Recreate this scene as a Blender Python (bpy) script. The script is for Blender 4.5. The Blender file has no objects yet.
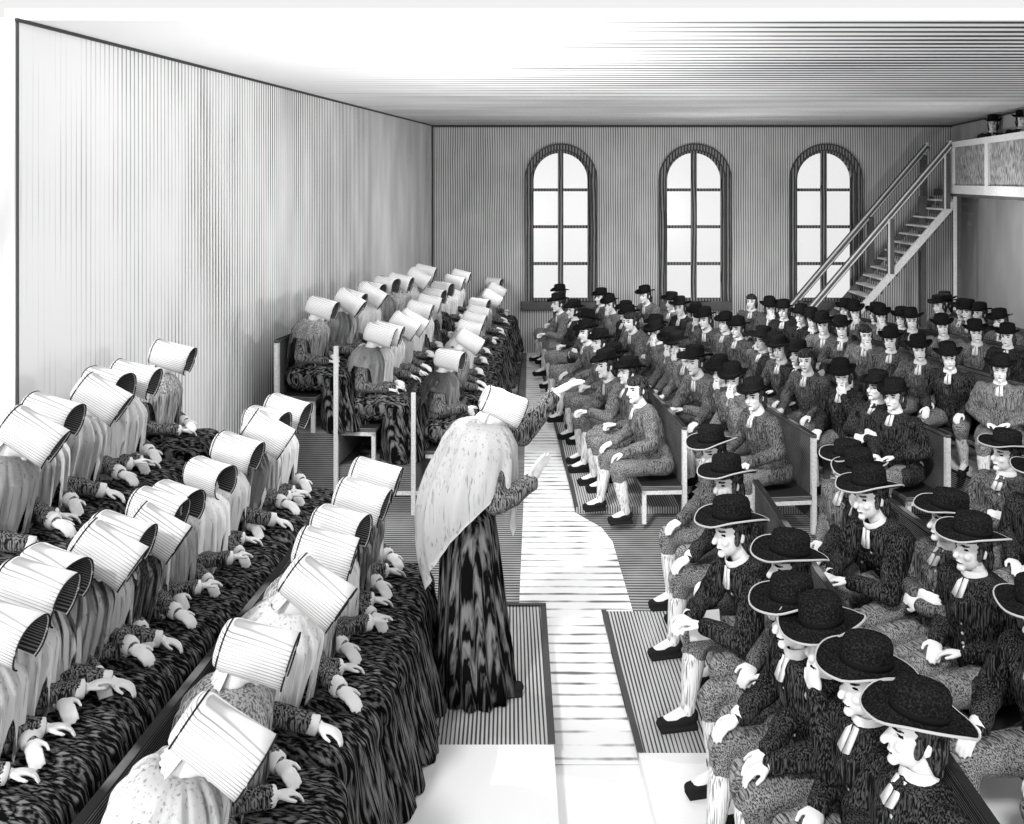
import bpy, bmesh, math, random
import numpy as np
from mathutils import Vector, Matrix, Euler, noise

random.seed(7)
R = math.radians
S = bpy.context.scene
COL = S.collection
HC, F, VX, VY = 3.5, 900.0, 507.0, 180.0      # camera height, focal length in pixels, vanishing point

# ------------------------------------------------------------------ camera, world, light
cam = bpy.data.cameras.new('camera')
cam.sensor_width = 36
cam.lens = F / 1024 * 36
cam.shift_x = (512 - VX) / 1024
cam.shift_y = -(412 - VY) / 1024
co = bpy.data.objects.new('camera', cam)
COL.objects.link(co)
co.location = (0, 0, HC)
co.rotation_euler = (R(90), 0, 0)
S.camera = co

w = bpy.data.worlds.new('paper_sky')
S.world = w
w.use_nodes = True
w.node_tree.nodes['Background'].inputs[0].default_value = (0.90, 0.90, 0.90, 1)
w.node_tree.nodes['Background'].inputs[1].default_value = 1.0
S.view_settings.view_transform = 'Standard'
S.view_settings.look = 'None'
S.view_settings.exposure = 0.0
S.cycles.max_bounces = 5
S.cycles.diffuse_bounces = 3


def sun(name, d, power, ang):
    l = bpy.data.lights.new(name, 'SUN')
    l.energy = power
    l.angle = R(ang)
    o = bpy.data.objects.new(name, l)
    COL.objects.link(o)
    o.rotation_euler = Vector(d).to_track_quat('-Z', 'Y').to_euler()


sun('daylight', (0.35, 0.80, -0.75), 1.9, 5)
sun('low_fill_sun', (0.22, 1.0, -0.20), 0.9, 10)  # added second sun, a fill reaching the far rows under the ceiling


def fill_point(name, loc, power, size):
    l = bpy.data.lights.new(name, 'POINT')
    l.energy = power
    l.shadow_soft_size = size
    o = bpy.data.objects.new(name, l)
    COL.objects.link(o)
    o.location = loc


for _x, _y, _e in ((1.2, 8.3, 60), (2.6, 11.5, 95), (3.6, 15.0, 100), (0.2, 14.6, 60), (6.4, 13.6, 70), (0.55, 10.3, 55), (0.2, 6.6, 60)):
    fill_point('room_fill', (_x, _y, 2.7), _e, 0.0)  # added fill points, unseen; the room itself has no lamps

for _x, _y, _e in ((-0.7, 7.0, 150), (-0.3, 9.0, 80), (0.3, 11.5, 50)):  # added unseen spots, aimed up to brighten the ceiling
    l = bpy.data.lights.new('ceiling_fill', 'SPOT')
    l.energy = _e
    l.spot_size = R(125)
    l.spot_blend = 0.8
    l.shadow_soft_size = 0.0
    o = bpy.data.objects.new('ceiling_fill', l)
    COL.objects.link(o)
    o.location = (_x, _y, 2.0)
    o.rotation_euler = (R(180), 0, 0)

# ------------------------------------------------------------------ materials
def flat(name, c, rough=0.9):
    m = bpy.data.materials.new(name)
    m.use_nodes = True
    nt = m.node_tree
    nt.nodes.clear()
    out = nt.nodes.new('ShaderNodeOutputMaterial')
    d = nt.nodes.new('ShaderNodeBsdfDiffuse')
    d.inputs[0].default_value = (c, c, c, 1)
    nt.links.new(d.outputs[0], out.inputs[0])
    return m


def hatch(name, dark, light, period, cover, rot=(0, 0, 0), distort=1.0, dscale=1.0, nscale=6.0, namp=0.5,
          soft=0.08, lognode=None, fade=None, stretch=(1, 1, 1), strokes=None):
    """engraved strokes: bands of dark ink on a light ground, running across the mapped x axis.
    cover = share of ink; lognode=(axis, offset) spaces the bands wider with distance along an axis."""
    m = bpy.data.materials.new(name)
    m.use_nodes = True
    nt = m.node_tree
    nt.nodes.clear()
    N, L = nt.nodes.new, nt.links.new

    def math_(op, a, b=None):
        n = N('ShaderNodeMath')
        n.operation = op
        for k, v in ((0, a), (1, b)):
            if v is None:
                continue
            if isinstance(v, (int, float)):
                n.inputs[k].default_value = v
            else:
                L(v, n.inputs[k])
        return n.outputs[0]
    out = N('ShaderNodeOutputMaterial')
    d = N('ShaderNodeBsdfDiffuse')
    L(d.outputs[0], out.inputs[0])
    tc = N('ShaderNodeTexCoord')
    mp = N('ShaderNodeMapping')
    mp.inputs['Rotation'].default_value = rot
    mp.inputs['Scale'].default_value = stretch
    L(tc.outputs['Object'], mp.inputs[0])
    sx = N('ShaderNodeSeparateXYZ')
    L(mp.outputs[0], sx.inputs[0])
    nz = N('ShaderNodeTexNoise')
    nz.inputs['Scale'].default_value = nscale
    nz.inputs['Detail'].default_value = 3
    L(mp.outputs[0], nz.inputs['Vector'])
    nd = N('ShaderNodeTexNoise')
    nd.inputs['Scale'].default_value = dscale
    nd.inputs['Detail'].default_value = 2
    L(mp.outputs[0], nd.inputs['Vector'])
    u = sx.outputs[0]
    if lognode is not None:
        u = math_('MULTIPLY', math_('LOGARITHM', math_('ADD', u, lognode), math.e), lognode)
    u = math_('ADD', u, math_('MULTIPLY', math_('SUBTRACT', nd.outputs['Fac'], 0.5), distort * period * 4))
    wv = math_('SINE', math_('MULTIPLY', u, 2 * math.pi / period))
    wv = math_('ADD', math_('MULTIPLY', wv, 0.5), 0.5)
    wv = math_('ADD', wv, math_('MULTIPLY', math_('SUBTRACT', nz.outputs['Fac'], 0.5), namp * 2))
    if strokes is not None:                    # short broken strokes drawn out along one axis
        m2 = N('ShaderNodeMapping')
        m2.inputs['Rotation'].default_value = rot
        m2.inputs['Scale'].default_value = strokes
        L(tc.outputs['Object'], m2.inputs[0])
        n2 = N('ShaderNodeTexNoise')
        n2.inputs['Scale'].default_value = 1.0
        n2.inputs['Detail'].default_value = 2
        n2.inputs['Distortion'].default_value = distort
        L(m2.outputs[0], n2.inputs['Vector'])
        wv = math_('ADD', math_('MULTIPLY', math_('SUBTRACT', n2.outputs['Fac'], 0.5), 3.0), 0.5)
        wv = math_('ADD', wv, math_('MULTIPLY', math_('SUBTRACT', nz.outputs['Fac'], 0.5), namp * 2))
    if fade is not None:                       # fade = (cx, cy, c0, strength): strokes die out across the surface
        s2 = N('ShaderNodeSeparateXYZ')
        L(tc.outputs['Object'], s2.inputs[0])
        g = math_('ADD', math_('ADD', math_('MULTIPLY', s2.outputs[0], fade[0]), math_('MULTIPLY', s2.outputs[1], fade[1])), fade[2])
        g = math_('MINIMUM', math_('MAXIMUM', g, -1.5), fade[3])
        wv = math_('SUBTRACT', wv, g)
    # the share of a sine under a threshold
    th = 0.5 - 0.5 * math.cos(math.pi * cover)
    mr = N('ShaderNodeMapRange')
    mr.inputs['From Min'].default_value = th - soft
    mr.inputs['From Max'].default_value = th + soft
    L(wv, mr.inputs['Value'])
    mx = N('ShaderNodeMix')
    mx.data_type = 'RGBA'
    mx.inputs['A'].default_value = (dark, dark, dark, 1)
    mx.inputs['B'].default_value = (light, light, light, 1)
    L(mr.outputs[0], mx.inputs['Factor'])
    L(mx.outputs['Result'], d.inputs[0])
    return m


M = {}
M['skin'] = flat('pale_skin', 0.82)
M['ink'] = flat('ink_black', 0.012)
M['hair'] = hatch('dark_hair', 0.010, 0.10, 1, 0.60, distort=0.2, namp=0.25, soft=0.3, strokes=(110, 110, 14))
M['coat0'] = hatch('black_coat_cloth', 0.006, 0.085, 1, 0.60, rot=(0, R(12), 0), distort=0.15, namp=0.34, nscale=6, soft=0.3, strokes=(170, 170, 9))
M['coat1'] = hatch('charcoal_coat_cloth', 0.016, 0.19, 1, 0.52, rot=(R(14), 0, 0), distort=0.15, namp=0.25, nscale=6, soft=0.3, strokes=(170, 170, 9))
M['coat2'] = hatch('grey_coat_cloth', 0.025, 0.26, 1, 0.48, rot=(0, R(-14), 0), distort=0.15, namp=0.25, nscale=6, soft=0.3, strokes=(170, 170, 9))
M['breeches'] = hatch('grey_breeches_cloth', 0.04, 0.34, 1, 0.48, distort=0.1, namp=0.2, soft=0.3, strokes=(9, 170, 170))
M['stocking'] = hatch('pale_stocking_knit', 0.18, 0.80, 1, 0.34, distort=0.1, namp=0.2, soft=0.3, strokes=(150, 150, 5))
M['shoe'] = flat('black_shoe_leather', 0.02)
M['hat'] = hatch('black_felt', 0.008, 0.028, 1, 0.60, distort=0.1, namp=0.2, soft=0.35, strokes=(120, 120, 120))
M['rim'] = flat('brim_highlight_and_button', 0.50)  # brim highlight put into the colour; buttons share it
M['linen'] = flat('white_linen', 0.82)
M['bonnet'] = hatch('pale_bonnet_silk', 0.26, 0.86, 0.017, 0.20, rot=(0, R(90), 0), distort=0.25, dscale=3, namp=0.42, nscale=5, soft=0.2, stretch=(1, 0.25, 1))
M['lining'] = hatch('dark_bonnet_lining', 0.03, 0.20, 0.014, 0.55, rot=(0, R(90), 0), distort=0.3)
M['shawl'] = hatch('white_shawl_cloth', 0.50, 0.92, 1, 0.20, distort=0.15, namp=0.22, nscale=5, soft=0.2, strokes=(80, 80, 3))
M['shawlgrey'] = hatch('grey_shawl_cloth', 0.18, 0.70, 1, 0.46, distort=0.15, namp=0.22, nscale=5, soft=0.25, strokes=(110, 110, 4))
M['dress'] = hatch('black_dress_cloth', 0.006, 0.20, 1, 0.60, distort=0.2, namp=0.42, nscale=4, soft=0.3, strokes=(105, 22, 5))  # pale streaks are fold highlights painted into the cloth
M['bodice'] = hatch('dark_bodice_cloth', 0.014, 0.26, 1, 0.52, distort=0.15, namp=0.3, soft=0.28, strokes=(150, 150, 9))
M['edge'] = flat('dark_piping', 0.03)
M['wood'] = hatch('dark_bench_wood', 0.03, 0.20, 0.014, 0.52, rot=(0, R(90), 0), distort=0.25, dscale=2, namp=0.35, soft=0.2)
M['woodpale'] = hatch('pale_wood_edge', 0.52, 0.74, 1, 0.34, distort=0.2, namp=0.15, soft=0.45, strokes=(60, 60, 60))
M['tier'] = hatch('grey_platform_boards', 0.05, 0.27, 0.020, 0.48, rot=(0, R(90), 0), distort=0.2, dscale=2, namp=0.35, soft=0.2)
M['step'] = hatch('platform_planks', 0.06, 0.50, 0.026, 0.42, distort=0.22, dscale=1.5, namp=0.42, nscale=5, stretch=(1, 0.2, 1), soft=0.15)
M['floor'] = hatch('lit_floor_boards', 0.16, 0.86, 0.135, 0.13, rot=(0, 0, R(90)), distort=0.07, dscale=1.2, namp=0.46, nscale=2.6, soft=0.12, stretch=(1, 1, 1))  # pale copy of the boards, the lit aisle painted in
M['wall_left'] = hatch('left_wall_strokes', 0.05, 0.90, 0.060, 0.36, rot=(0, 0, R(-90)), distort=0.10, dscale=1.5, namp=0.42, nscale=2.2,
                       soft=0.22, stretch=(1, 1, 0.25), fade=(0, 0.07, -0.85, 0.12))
M['wall_back'] = hatch('back_wall_strokes', 0.20, 0.66, 0.047, 0.46, distort=0.25, dscale=2, namp=0.40, nscale=3, soft=0.25, stretch=(1, 1, 0.4))
M['wall_right'] = hatch('right_wall_strokes', 0.18, 0.60, 0.047, 0.46, rot=(0, 0, R(-90)), distort=0.25, dscale=2, namp=0.40, nscale=3, soft=0.25, stretch=(1, 1, 0.4))
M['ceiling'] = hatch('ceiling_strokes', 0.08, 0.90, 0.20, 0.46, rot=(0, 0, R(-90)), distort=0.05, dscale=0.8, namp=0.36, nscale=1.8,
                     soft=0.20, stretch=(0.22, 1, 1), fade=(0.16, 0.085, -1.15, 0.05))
M['frame'] = hatch('window_frame_wood', 0.05, 0.26, 0.06, 0.5, distort=0.3, namp=0.3)
M['trim'] = flat('dark_trim_line', 0.08)
M['panel'] = hatch('gallery_panel', 0.14, 0.46, 1, 0.50, distort=0.2, namp=0.3, soft=0.3, strokes=(45, 45, 10))
M['floordark'] = hatch('shaded_floor_boards', 0.05, 0.34, 0.050, 0.46, rot=(0, 0, R(90)), distort=0.15, dscale=1.2, namp=0.42, nscale=3.0, soft=0.22)  # darker copy of the boards, floor shade painted in
M['ground'] = flat('pale_ground', 0.86)


def glass_mat():
    m = bpy.data.materials.new('window_glass')
    m.use_nodes = True
    nt = m.node_tree
    nt.nodes.clear()
    out = nt.nodes.new('ShaderNodeOutputMaterial')
    a = nt.nodes.new('ShaderNodeBsdfTransparent')
    b = nt.nodes.new('ShaderNodeBsdfGlossy')
    b.inputs['Roughness'].default_value = 0.35
    mx = nt.nodes.new('ShaderNodeMixShader')
    mx.inputs[0].default_value = 0.05
    nt.links.new(a.outputs[0], mx.inputs[1])
    nt.links.new(b.outputs[0], mx.inputs[2])
    nt.links.new(mx.outputs[0], out.inputs[0])
    return m


M['glass'] = glass_mat()


# ------------------------------------------------------------------ mesh helpers
def link(name, me, mats=None, parent=None, ml=None):
    o = bpy.data.objects.new(name, me)
    COL.objects.link(o)
    if mats is not None:
        for mm in (mats if isinstance(mats, (list, tuple)) else [mats]):
            me.materials.append(mm)
    if parent is not None:
        o.parent = parent
    if ml is not None:
        o.matrix_local = ml
    return o


def to_mesh(bm, name, smooth=False):
    bmesh.ops.recalc_face_normals(bm, faces=bm.faces[:])
    me = bpy.data.meshes.new(name)
    bm.to_mesh(me)
    bm.free()
    if smooth:
        for p in me.polygons:
            p.use_smooth = True
    return me


def tag(o, label=None, cat=None, group=None, kind=None):
    if label:
        o['label'] = label
    if cat:
        o['category'] = cat
    if group:
        o['group'] = group
    if kind:
        o['kind'] = kind
    return o


def box(bm, lo, hi, mat=None):
    c = [(a + b) / 2 for a, b in zip(lo, hi)]
    s = [abs(b - a) for a, b in zip(lo, hi)]
    m = Matrix.Translation(c) @ Matrix.Diagonal((s[0], s[1], s[2], 1))
    if mat is not None:
        m = mat @ m
    return bmesh.ops.create_cube(bm, size=1, matrix=m)


def bevel_all(bm, w):
    bmesh.ops.bevel(bm, geom=bm.edges[:], offset=w, segments=2, affect='EDGES', profile=0.5)


def bar(bm, a, b, wx, wz):
    """square bar between two points"""
    a, b = Vector(a), Vector(b)
    d = b - a
    q = d.to_track_quat('X', 'Z').to_matrix().to_4x4()
    m = Matrix.Translation((a + b) / 2) @ q @ Matrix.Diagonal((d.length, wx, wz, 1))
    bmesh.ops.create_cube(bm, size=1, matrix=m)


def prism(bm, pts, z0, z1):
    lo = [bm.verts.new((x, y, z0)) for x, y in pts]
    hi = [bm.verts.new((x, y, z1)) for x, y in pts]
    n = len(pts)
    bm.faces.new(lo[::-1])
    bm.faces.new(hi)
    for i in range(n):
        bm.faces.new((lo[i], lo[(i + 1) % n], hi[(i + 1) % n], hi[i]))


def ell(bm, c, r, mat=None, sub=3):
    m = Matrix.Translation(c) @ Matrix.Diagonal((r[0], r[1], r[2], 1))
    if mat is not None:
        m = mat @ m
    bmesh.ops.create_icosphere(bm, subdivisions=sub, radius=1, matrix=m)


def cap(bm, a, b, ra, rb, sub=2):
    """tapered capsule, rounded at both ends"""
    a, b = Vector(a), Vector(b)
    d = b - a
    ln = max(d.length, 1e-5)
    q = (d if d.length > 1e-5 else Vector((0, 0, 1))).to_track_quat('Z', 'Y').to_matrix()
    n, h = (10, 3) if sub < 2 else (16, 4)
    prof = [(-ra * math.cos(t), ra * math.sin(t)) for t in [math.pi / 2 * (i + 0.25) / (h + 0.25) for i in range(h + 1)]]
    prof += [(ln + rb * math.sin(t), rb * math.cos(t)) for t in [math.pi / 2 * i / (h + 0.25) for i in range(h + 1)]]
    rings = []
    for z, r in prof:
        rings.append([a + q @ Vector((r * math.cos(2 * math.pi * k / n), r * math.sin(2 * math.pi * k / n), z)) for k in range(n)])
    loft(bm, rings)


def loft(bm, rings, close=True, cap_a=True, cap_b=True):
    V = [[bm.verts.new(p) for p in r] for r in rings]
    n = len(V[0])
    rng = range(n) if close else range(n - 1)
    for i in range(len(V) - 1):
        for j in rng:
            k = (j + 1) % n
            bm.faces.new((V[i][j], V[i][k], V[i + 1][k], V[i + 1][j]))
    if close and cap_a:
        bm.faces.new(V[0][::-1])
    if close and cap_b:
        bm.faces.new(V[-1])


def ering(c, rx, ry, n=28, mat=None, power=2.0):
    out = []
    for k in range(n):
        t = 2 * math.pi * k / n
        cx, sy = math.cos(t), math.sin(t)
        x = rx * math.copysign(abs(cx) ** (2 / power), cx)
        y = ry * math.copysign(abs(sy) ** (2 / power), sy)
        p = Vector((c[0] + x, c[1] + y, c[2]))
        out.append(mat @ p if mat is not None else p)
    return out


def remesh(bm, name, voxel, it=4, dec=1.0, fac=0.5):
    me = to_mesh(bm, 'tmp')
    o = bpy.data.objects.new('tmp', me)
    COL.objects.link(o)
    a = o.modifiers.new('r', 'REMESH')
    a.mode = 'VOXEL'
    a.voxel_size = voxel
    b = o.modifiers.new('s', 'SMOOTH')
    b.iterations = it
    b.factor = fac
    if dec < 1:
        c = o.modifiers.new('d', 'DECIMATE')
        c.ratio = dec
    dg = bpy.context.evaluated_depsgraph_get()
    dg.update()
    nm = bpy.data.meshes.new_from_object(o.evaluated_get(dg))
    nm.name = name
    bpy.data.objects.remove(o)
    bpy.data.meshes.remove(me)
    for p in nm.polygons:
        p.use_smooth = True
    return nm


def wrinkle(me, amp, freq, seed=0, mask=None, stretch=(1, 1, 1)):
    nrm = [v.normal.copy() for v in me.vertices]
    for v, n in zip(me.vertices, nrm):
        p = v.co
        k = 1.0 if mask is None else mask(p)
        q = Vector((p.x * stretch[0], p.y * stretch[1], p.z * stretch[2])) * freq + Vector((seed * 7.3, seed * 3.1, 0))
        a = noise.noise(q)
        a = (1 - abs(a) * 2.2) * amp * k
        v.co = p + n * a
    me.update()


# ------------------------------------------------------------------ people
def hand(bm, wrist, fwd, up, side, curl=25, sc=1.0):
    """a palm, four unequal bent fingers and a thumb leaving the side of the palm; side=+1 puts the thumb on cross(fwd,up)"""
    f = Vector(fwd).normalized()
    u = Vector(up)
    u = (u - f * u.dot(f)).normalized()
    r = f.cross(u) * side
    m = Matrix((r, f, u)).transposed().to_4x4()
    m.translation = Vector(wrist)
    m = m @ Matrix.Scale(sc, 4)
    ell(bm, (0, 0.05, 0), (0.040, 0.055, 0.017), m, 2)
    for i, (x, ln) in enumerate(((0.030, 0.070), (0.010, 0.080), (-0.010, 0.075), (-0.029, 0.058))):
        a = Vector((x, 0.085, 0))
        c1, c2 = R(curl), R(curl * 2.2)
        b = a + Vector((x * 0.12, math.cos(c1), -math.sin(c1))) * ln * 0.55
        c = b + Vector((0, math.cos(c2), -math.sin(c2))) * ln * 0.45
        cap(bm, m @ a, m @ b, 0.0095 * sc, 0.0088 * sc, 1)
        cap(bm, m @ b, m @ c, 0.0088 * sc, 0.0075 * sc, 1)
    a, b, c = Vector((0.030, 0.025, 0)), Vector((0.056, 0.055, -0.012)), Vector((0.060, 0.085, -0.022))
    cap(bm, m @ a, m @ b, 0.013 * sc, 0.0105 * sc, 1)
    cap(bm, m @ b, m @ c, 0.0105 * sc, 0.009 * sc, 1)


def head_parts(bm, H):
    ell(bm, (0, 0.012, 0.032), (0.076, 0.096, 0.090), H)
    ell(bm, (0, -0.028, -0.045), (0.058, 0.066, 0.068), H)
    ell(bm, (0, -0.078, -0.098), (0.024, 0.020, 0.018), H, 2)
    cap(bm, H @ Vector((0, -0.088, 0.020)), H @ Vector((0, -0.116, -0.028)), 0.009, 0.015)
    ell(bm, (0, -0.078, 0.030), (0.052, 0.020, 0.012), H, 2)
    for s in (-1, 1):
        ell(bm, (s * 0.076, 0.008, -0.008), (0.010, 0.020, 0.032), H, 2)
        ell(bm, (s * 0.036, -0.070, -0.030), (0.022, 0.022, 0.020), H, 2)
    ell(bm, (0, -0.092, -0.066), (0.022, 0.010, 0.008), H, 2)


def ink_face(me, H, extra=()):
    Hi = H.inverted()
    spots = []
    for s in (-1, 1):
        spots.append(((s * 0.031, -0.088, 0.006), (0.015, 0.04, 0.0075)))
        spots.append(((s * 0.032, -0.092, 0.030), (0.022, 0.04, 0.0060)))
    spots.append(((0, -0.10, -0.066), (0.021, 0.04, 0.0045)))
    for p in me.polygons:
        q = Hi @ p.center
        for c, r in spots:
            if sum(((q[i] - c[i]) / r[i]) ** 2 for i in range(3)) < 1:
                p.material_index = 1
                break


HIP = Vector((0, 0, 0.52))


def frames(lean, yaw, pitch, roll=0, hz=0.68):
    T = Matrix.Translation(HIP) @ Matrix.Rotation(R(lean), 4, 'X') @ Matrix.Translation(-HIP)
    H = T @ Matrix.Translation((0, -0.01, 1.05)) @ Matrix.Rotation(R(yaw), 4, 'Z') @ Matrix.Rotation(R(pitch - lean * 0.7), 4, 'X') @ Matrix.Rotation(R(roll), 4, 'Y') @ Matrix.Translation((0, -0.02, 0.15))
    return T, H


def body_mesh(name, T, H, arms, knees, ankles, sh=0.165, hands=True, voxel=0.0065, curl=25, feet=True, hsc=1.0):
    bm = bmesh.new()
    head_parts(bm, H)
    cap(bm, T @ Vector((0, 0.01, 1.0)), H @ Vector((0, 0.015, -0.05)), 0.056, 0.050)
    rings = []
    for z, rx, ry in ((0.46, 0.14, 0.10), (0.52, 0.15, 0.11), (0.66, 0.125, 0.09), (0.84, 0.15, 0.105), (0.96, 0.155, 0.095), (1.03, 0.08, 0.06)):
        rings.append(ering((0, 0, z), rx, ry, 24, T))
    loft(bm, rings)
    for s, (el, wr, fw, up) in zip((-1, 1), arms):
        shp = T @ Vector((s * sh, 0, 0.985))
        cap(bm, shp, Vector(el), 0.050, 0.040)
        cap(bm, Vector(el), Vector(wr), 0.040, 0.026)
        hand(bm, wr, fw, up, -s, curl, hsc)
    for s, k, a in zip((-1, 1), knees, ankles):
        cap(bm, (s * 0.085, 0, 0.50), k, 0.080, 0.058)
        cap(bm, k, a, 0.056, 0.038)
        if feet:
            cap(bm, a, Vector(a) + Vector((0, -0.13, -0.045)), 0.036, 0.026)
    me = remesh(bm, name, voxel, 3, 0.45)
    me.materials.append(M['skin'])
    me.materials.append(M['ink'])
    ink_face(me, H)
    return me


def coat_mesh(name, T, arms, sh=0.175, seed=0, knees=None):
    bm = bmesh.new()
    rings = []
    for z, rx, ry in ((0.44, 0.20, 0.155), (0.52, 0.20, 0.15), (0.66, 0.165, 0.125), (0.84, 0.19, 0.140), (0.95, 0.195, 0.125), (1.02, 0.13, 0.095), (1.055, 0.075, 0.072)):
        rings.append(ering((0, 0, z), rx, ry, 28, T, 2.2))
    loft(bm, rings)
    for s, (el, wr, fw, up) in zip((-1, 1), arms):
        shp = T @ Vector((s * sh, 0, 0.975))
        el, wr = Vector(el), Vector(wr)
        cap(bm, shp, el, 0.074, 0.060)
        cap(bm, el, el.lerp(wr, 0.93), 0.060, 0.044)
        # coat skirt spread over the thigh
        cap(bm, (s * 0.12, 0.02, 0.50), (s * 0.16, -0.20, 0.50), 0.11, 0.07)
    # lapels
    for s in (-1, 1):
        cap(bm, T @ Vector((s * 0.055, -0.075, 1.035)), T @ Vector((s * 0.03, -0.135, 0.86)), 0.020, 0.016)
    me = remesh(bm, name, 0.011, 3, 0.8)
    wrinkle(me, 0.010, 9, seed)
    return me


def breeches_mesh(name, knees, ankles, seed=0):
    bm = bmesh.new()
    for s, k, a in zip((-1, 1), knees, ankles):
        k, a = Vector(k), Vector(a)
        cap(bm, (s * 0.09, 0.0, 0.50), k, 0.102, 0.078)
        cap(bm, k, k.lerp(a, 0.22), 0.078, 0.064)
    me = remesh(bm, name, 0.012, 3, 0.8)
    wrinkle(me, 0.007, 10, seed)
    return me


def stocking_mesh(name, k, a):
    bm = bmesh.new()
    k, a = Vector(k), Vector(a)
    p = [k.lerp(a, t) for t in (0.18, 0.38, 0.62, 0.85, 1.0)]
    rs = (0.060, 0.064, 0.055, 0.043, 0.042)
    for i in range(4):
        cap(bm, p[i], p[i + 1], rs[i], rs[i + 1], 2)
    return remesh(bm, name, 0.011, 2, 0.8)


def shoe_mesh(name, a):
    bm = bmesh.new()
    a = Vector(a)
    cap(bm, a + Vector((0, 0.02, -0.025)), a + Vector((0, -0.04, -0.04)), 0.045, 0.042)
    cap(bm, a + Vector((0, -0.03, -0.045)), a + Vector((0, -0.15, -0.052)), 0.040, 0.030)
    box(bm, (a.x - 0.036, a.y - 0.01, 0.0), (a.x + 0.036, a.y + 0.055, 0.03))
    box(bm, (a.x - 0.042, a.y - 0.165, 0.0), (a.x + 0.042, a.y + 0.055, 0.014))
    return remesh(bm, name, 0.009, 2, 0.8)


def hat_meshes(crown_h=0.115, brim=0.195, curl=0.9, key=''):
    bm = bmesh.new()
    n = 40
    prof = [(0.004, crown_h), (0.060, crown_h), (0.086, crown_h - 0.008), (0.096, crown_h - 0.030), (0.098, 0.02), (0.100, 0.004),
            (0.125, -0.002), (0.165, -0.003), (brim, 0.0), (brim, -0.010), (0.165, -0.013), (0.125, -0.012), (0.094, -0.010), (0.088, -0.006),
            (0.086, 0.03), (0.004, 0.05)]
    rings = []

    def sh(r, z, t):
        x, y = r * math.cos(t), r * math.sin(t)
        if r > 0.101:
            z += curl * max(0, (abs(x) - 0.09)) ** 1.25 * 1.6
            z -= 0.25 * max(0, (abs(y) - 0.10)) ** 1.2
        return Vector((x * 0.92, y * 1.08, z))
    for r, z in prof:
        rings.append([sh(r, z, 2 * math.pi * k / n) for k in range(n)])
    loft(bm, rings)
    hat = to_mesh(bm, 'hat' + key, True)
    hat.materials.append(M['hat'])
    # highlight round the brim, painted as a pale strip
    bm = bmesh.new()
    rr = 0.0042
    rings = []
    for k in range(n + 1):
        t = 2 * math.pi * k / n
        c = sh(brim, -0.004, t)
        d = Vector((math.cos(t), math.sin(t), 0))
        rings.append([c + d * (rr * math.cos(q)) + Vector((0, 0, rr * math.sin(q) * 1.3)) for q in [2 * math.pi * j / 6 for j in range(6)]])
    loft(bm, rings, True, False, False)
    rim = to_mesh(bm, 'brim_highlight', True)
    rim.materials.append(M['rim'])
    bm = bmesh.new()
    rings = [[sh(r, z, 2 * math.pi * k / n) for k in range(n)] for r, z in ((0.0985, 0.006), (0.1005, 0.007), (0.1005, 0.030), (0.0985, 0.031))]
    loft(bm, rings, True, False, False)
    band = to_mesh(bm, 'hat_band', True)
    band.materials.append(M['ink'])
    return hat, rim, band


def hair_mesh(bald=False, long=True):
    bm = bmesh.new()
    ell(bm, (0, 0.028, 0.040), (0.082, 0.092, 0.092))
    ell(bm, (0, 0.060, -0.030), (0.074, 0.055, 0.070))
    for s in (-1, 1):
        cap(bm, (s * 0.076, -0.012, 0.02), (s * 0.074, -0.022, -0.035), 0.014, 0.010)
        if long:
            cap(bm, (s * 0.062, 0.05, -0.02), (s * 0.058, 0.06, -0.085), 0.030, 0.022)
    if not bald:
        ell(bm, (0, -0.022, 0.078), (0.074, 0.072, 0.050))
    me = remesh(bm, 'hair', 0.007, 2, 0.6)
    wrinkle(me, 0.006, 28, 2)
    me.materials.append(M['hair'])
    return me


def collar_mesh(T):
    bm = bmesh.new()
    rings = []
    for z, rx, ry in ((1.030, 0.066, 0.066), (1.035, 0.074, 0.074), (1.085, 0.062, 0.062), (1.088, 0.054, 0.055)):
        rings.append(ering((0, -0.008, z), rx, ry, 20, T))
    loft(bm, rings, True, False, False)
    # the two falling linen bands
    for s in (-1, 1):
        pts = [(s * 0.005, -0.075, 1.05), (s * 0.030, -0.072, 1.05), (s * 0.036, -0.132, 0.965), (s * 0.004, -0.138, 0.955)]
        vs = [T @ Vector(p) for p in pts]
        vs2 = [v + Vector((0, -0.008, 0)) for v in vs]
        loft(bm, [vs, vs2])
    return to_mesh(bm, 'collar', True)


def cuff_mesh(el, wr):
    bm = bmesh.new()
    el, wr = Vector(el), Vector(wr)
    d = (wr - el).normalized()
    q = d.to_track_quat('Z', 'Y').to_matrix().to_4x4()
    q.translation = el.lerp(wr, 0.90)
    rings = [ering((0, 0, z), r, r, 16, q) for z, r in ((-0.02, 0.038), (0.0, 0.042), (0.030, 0.040), (0.034, 0.030))]
    loft(bm, rings, True)
    return to_mesh(bm, 'cuff', True)


def button_meshes(T):
    out = []
    for i in range(6):
        bm = bmesh.new()
        z = 0.93 - i * 0.055
        y = -0.128 - 0.016 * math.sin((z - 0.5) / 0.45 * math.pi)
        ell(bm, (0.025, y, z), (0.010, 0.007, 0.010), T, 1)
        me = to_mesh(bm, 'button', True)
        me.materials.append(M['rim'])
        out.append(me)
    return out


PX = Vector
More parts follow.
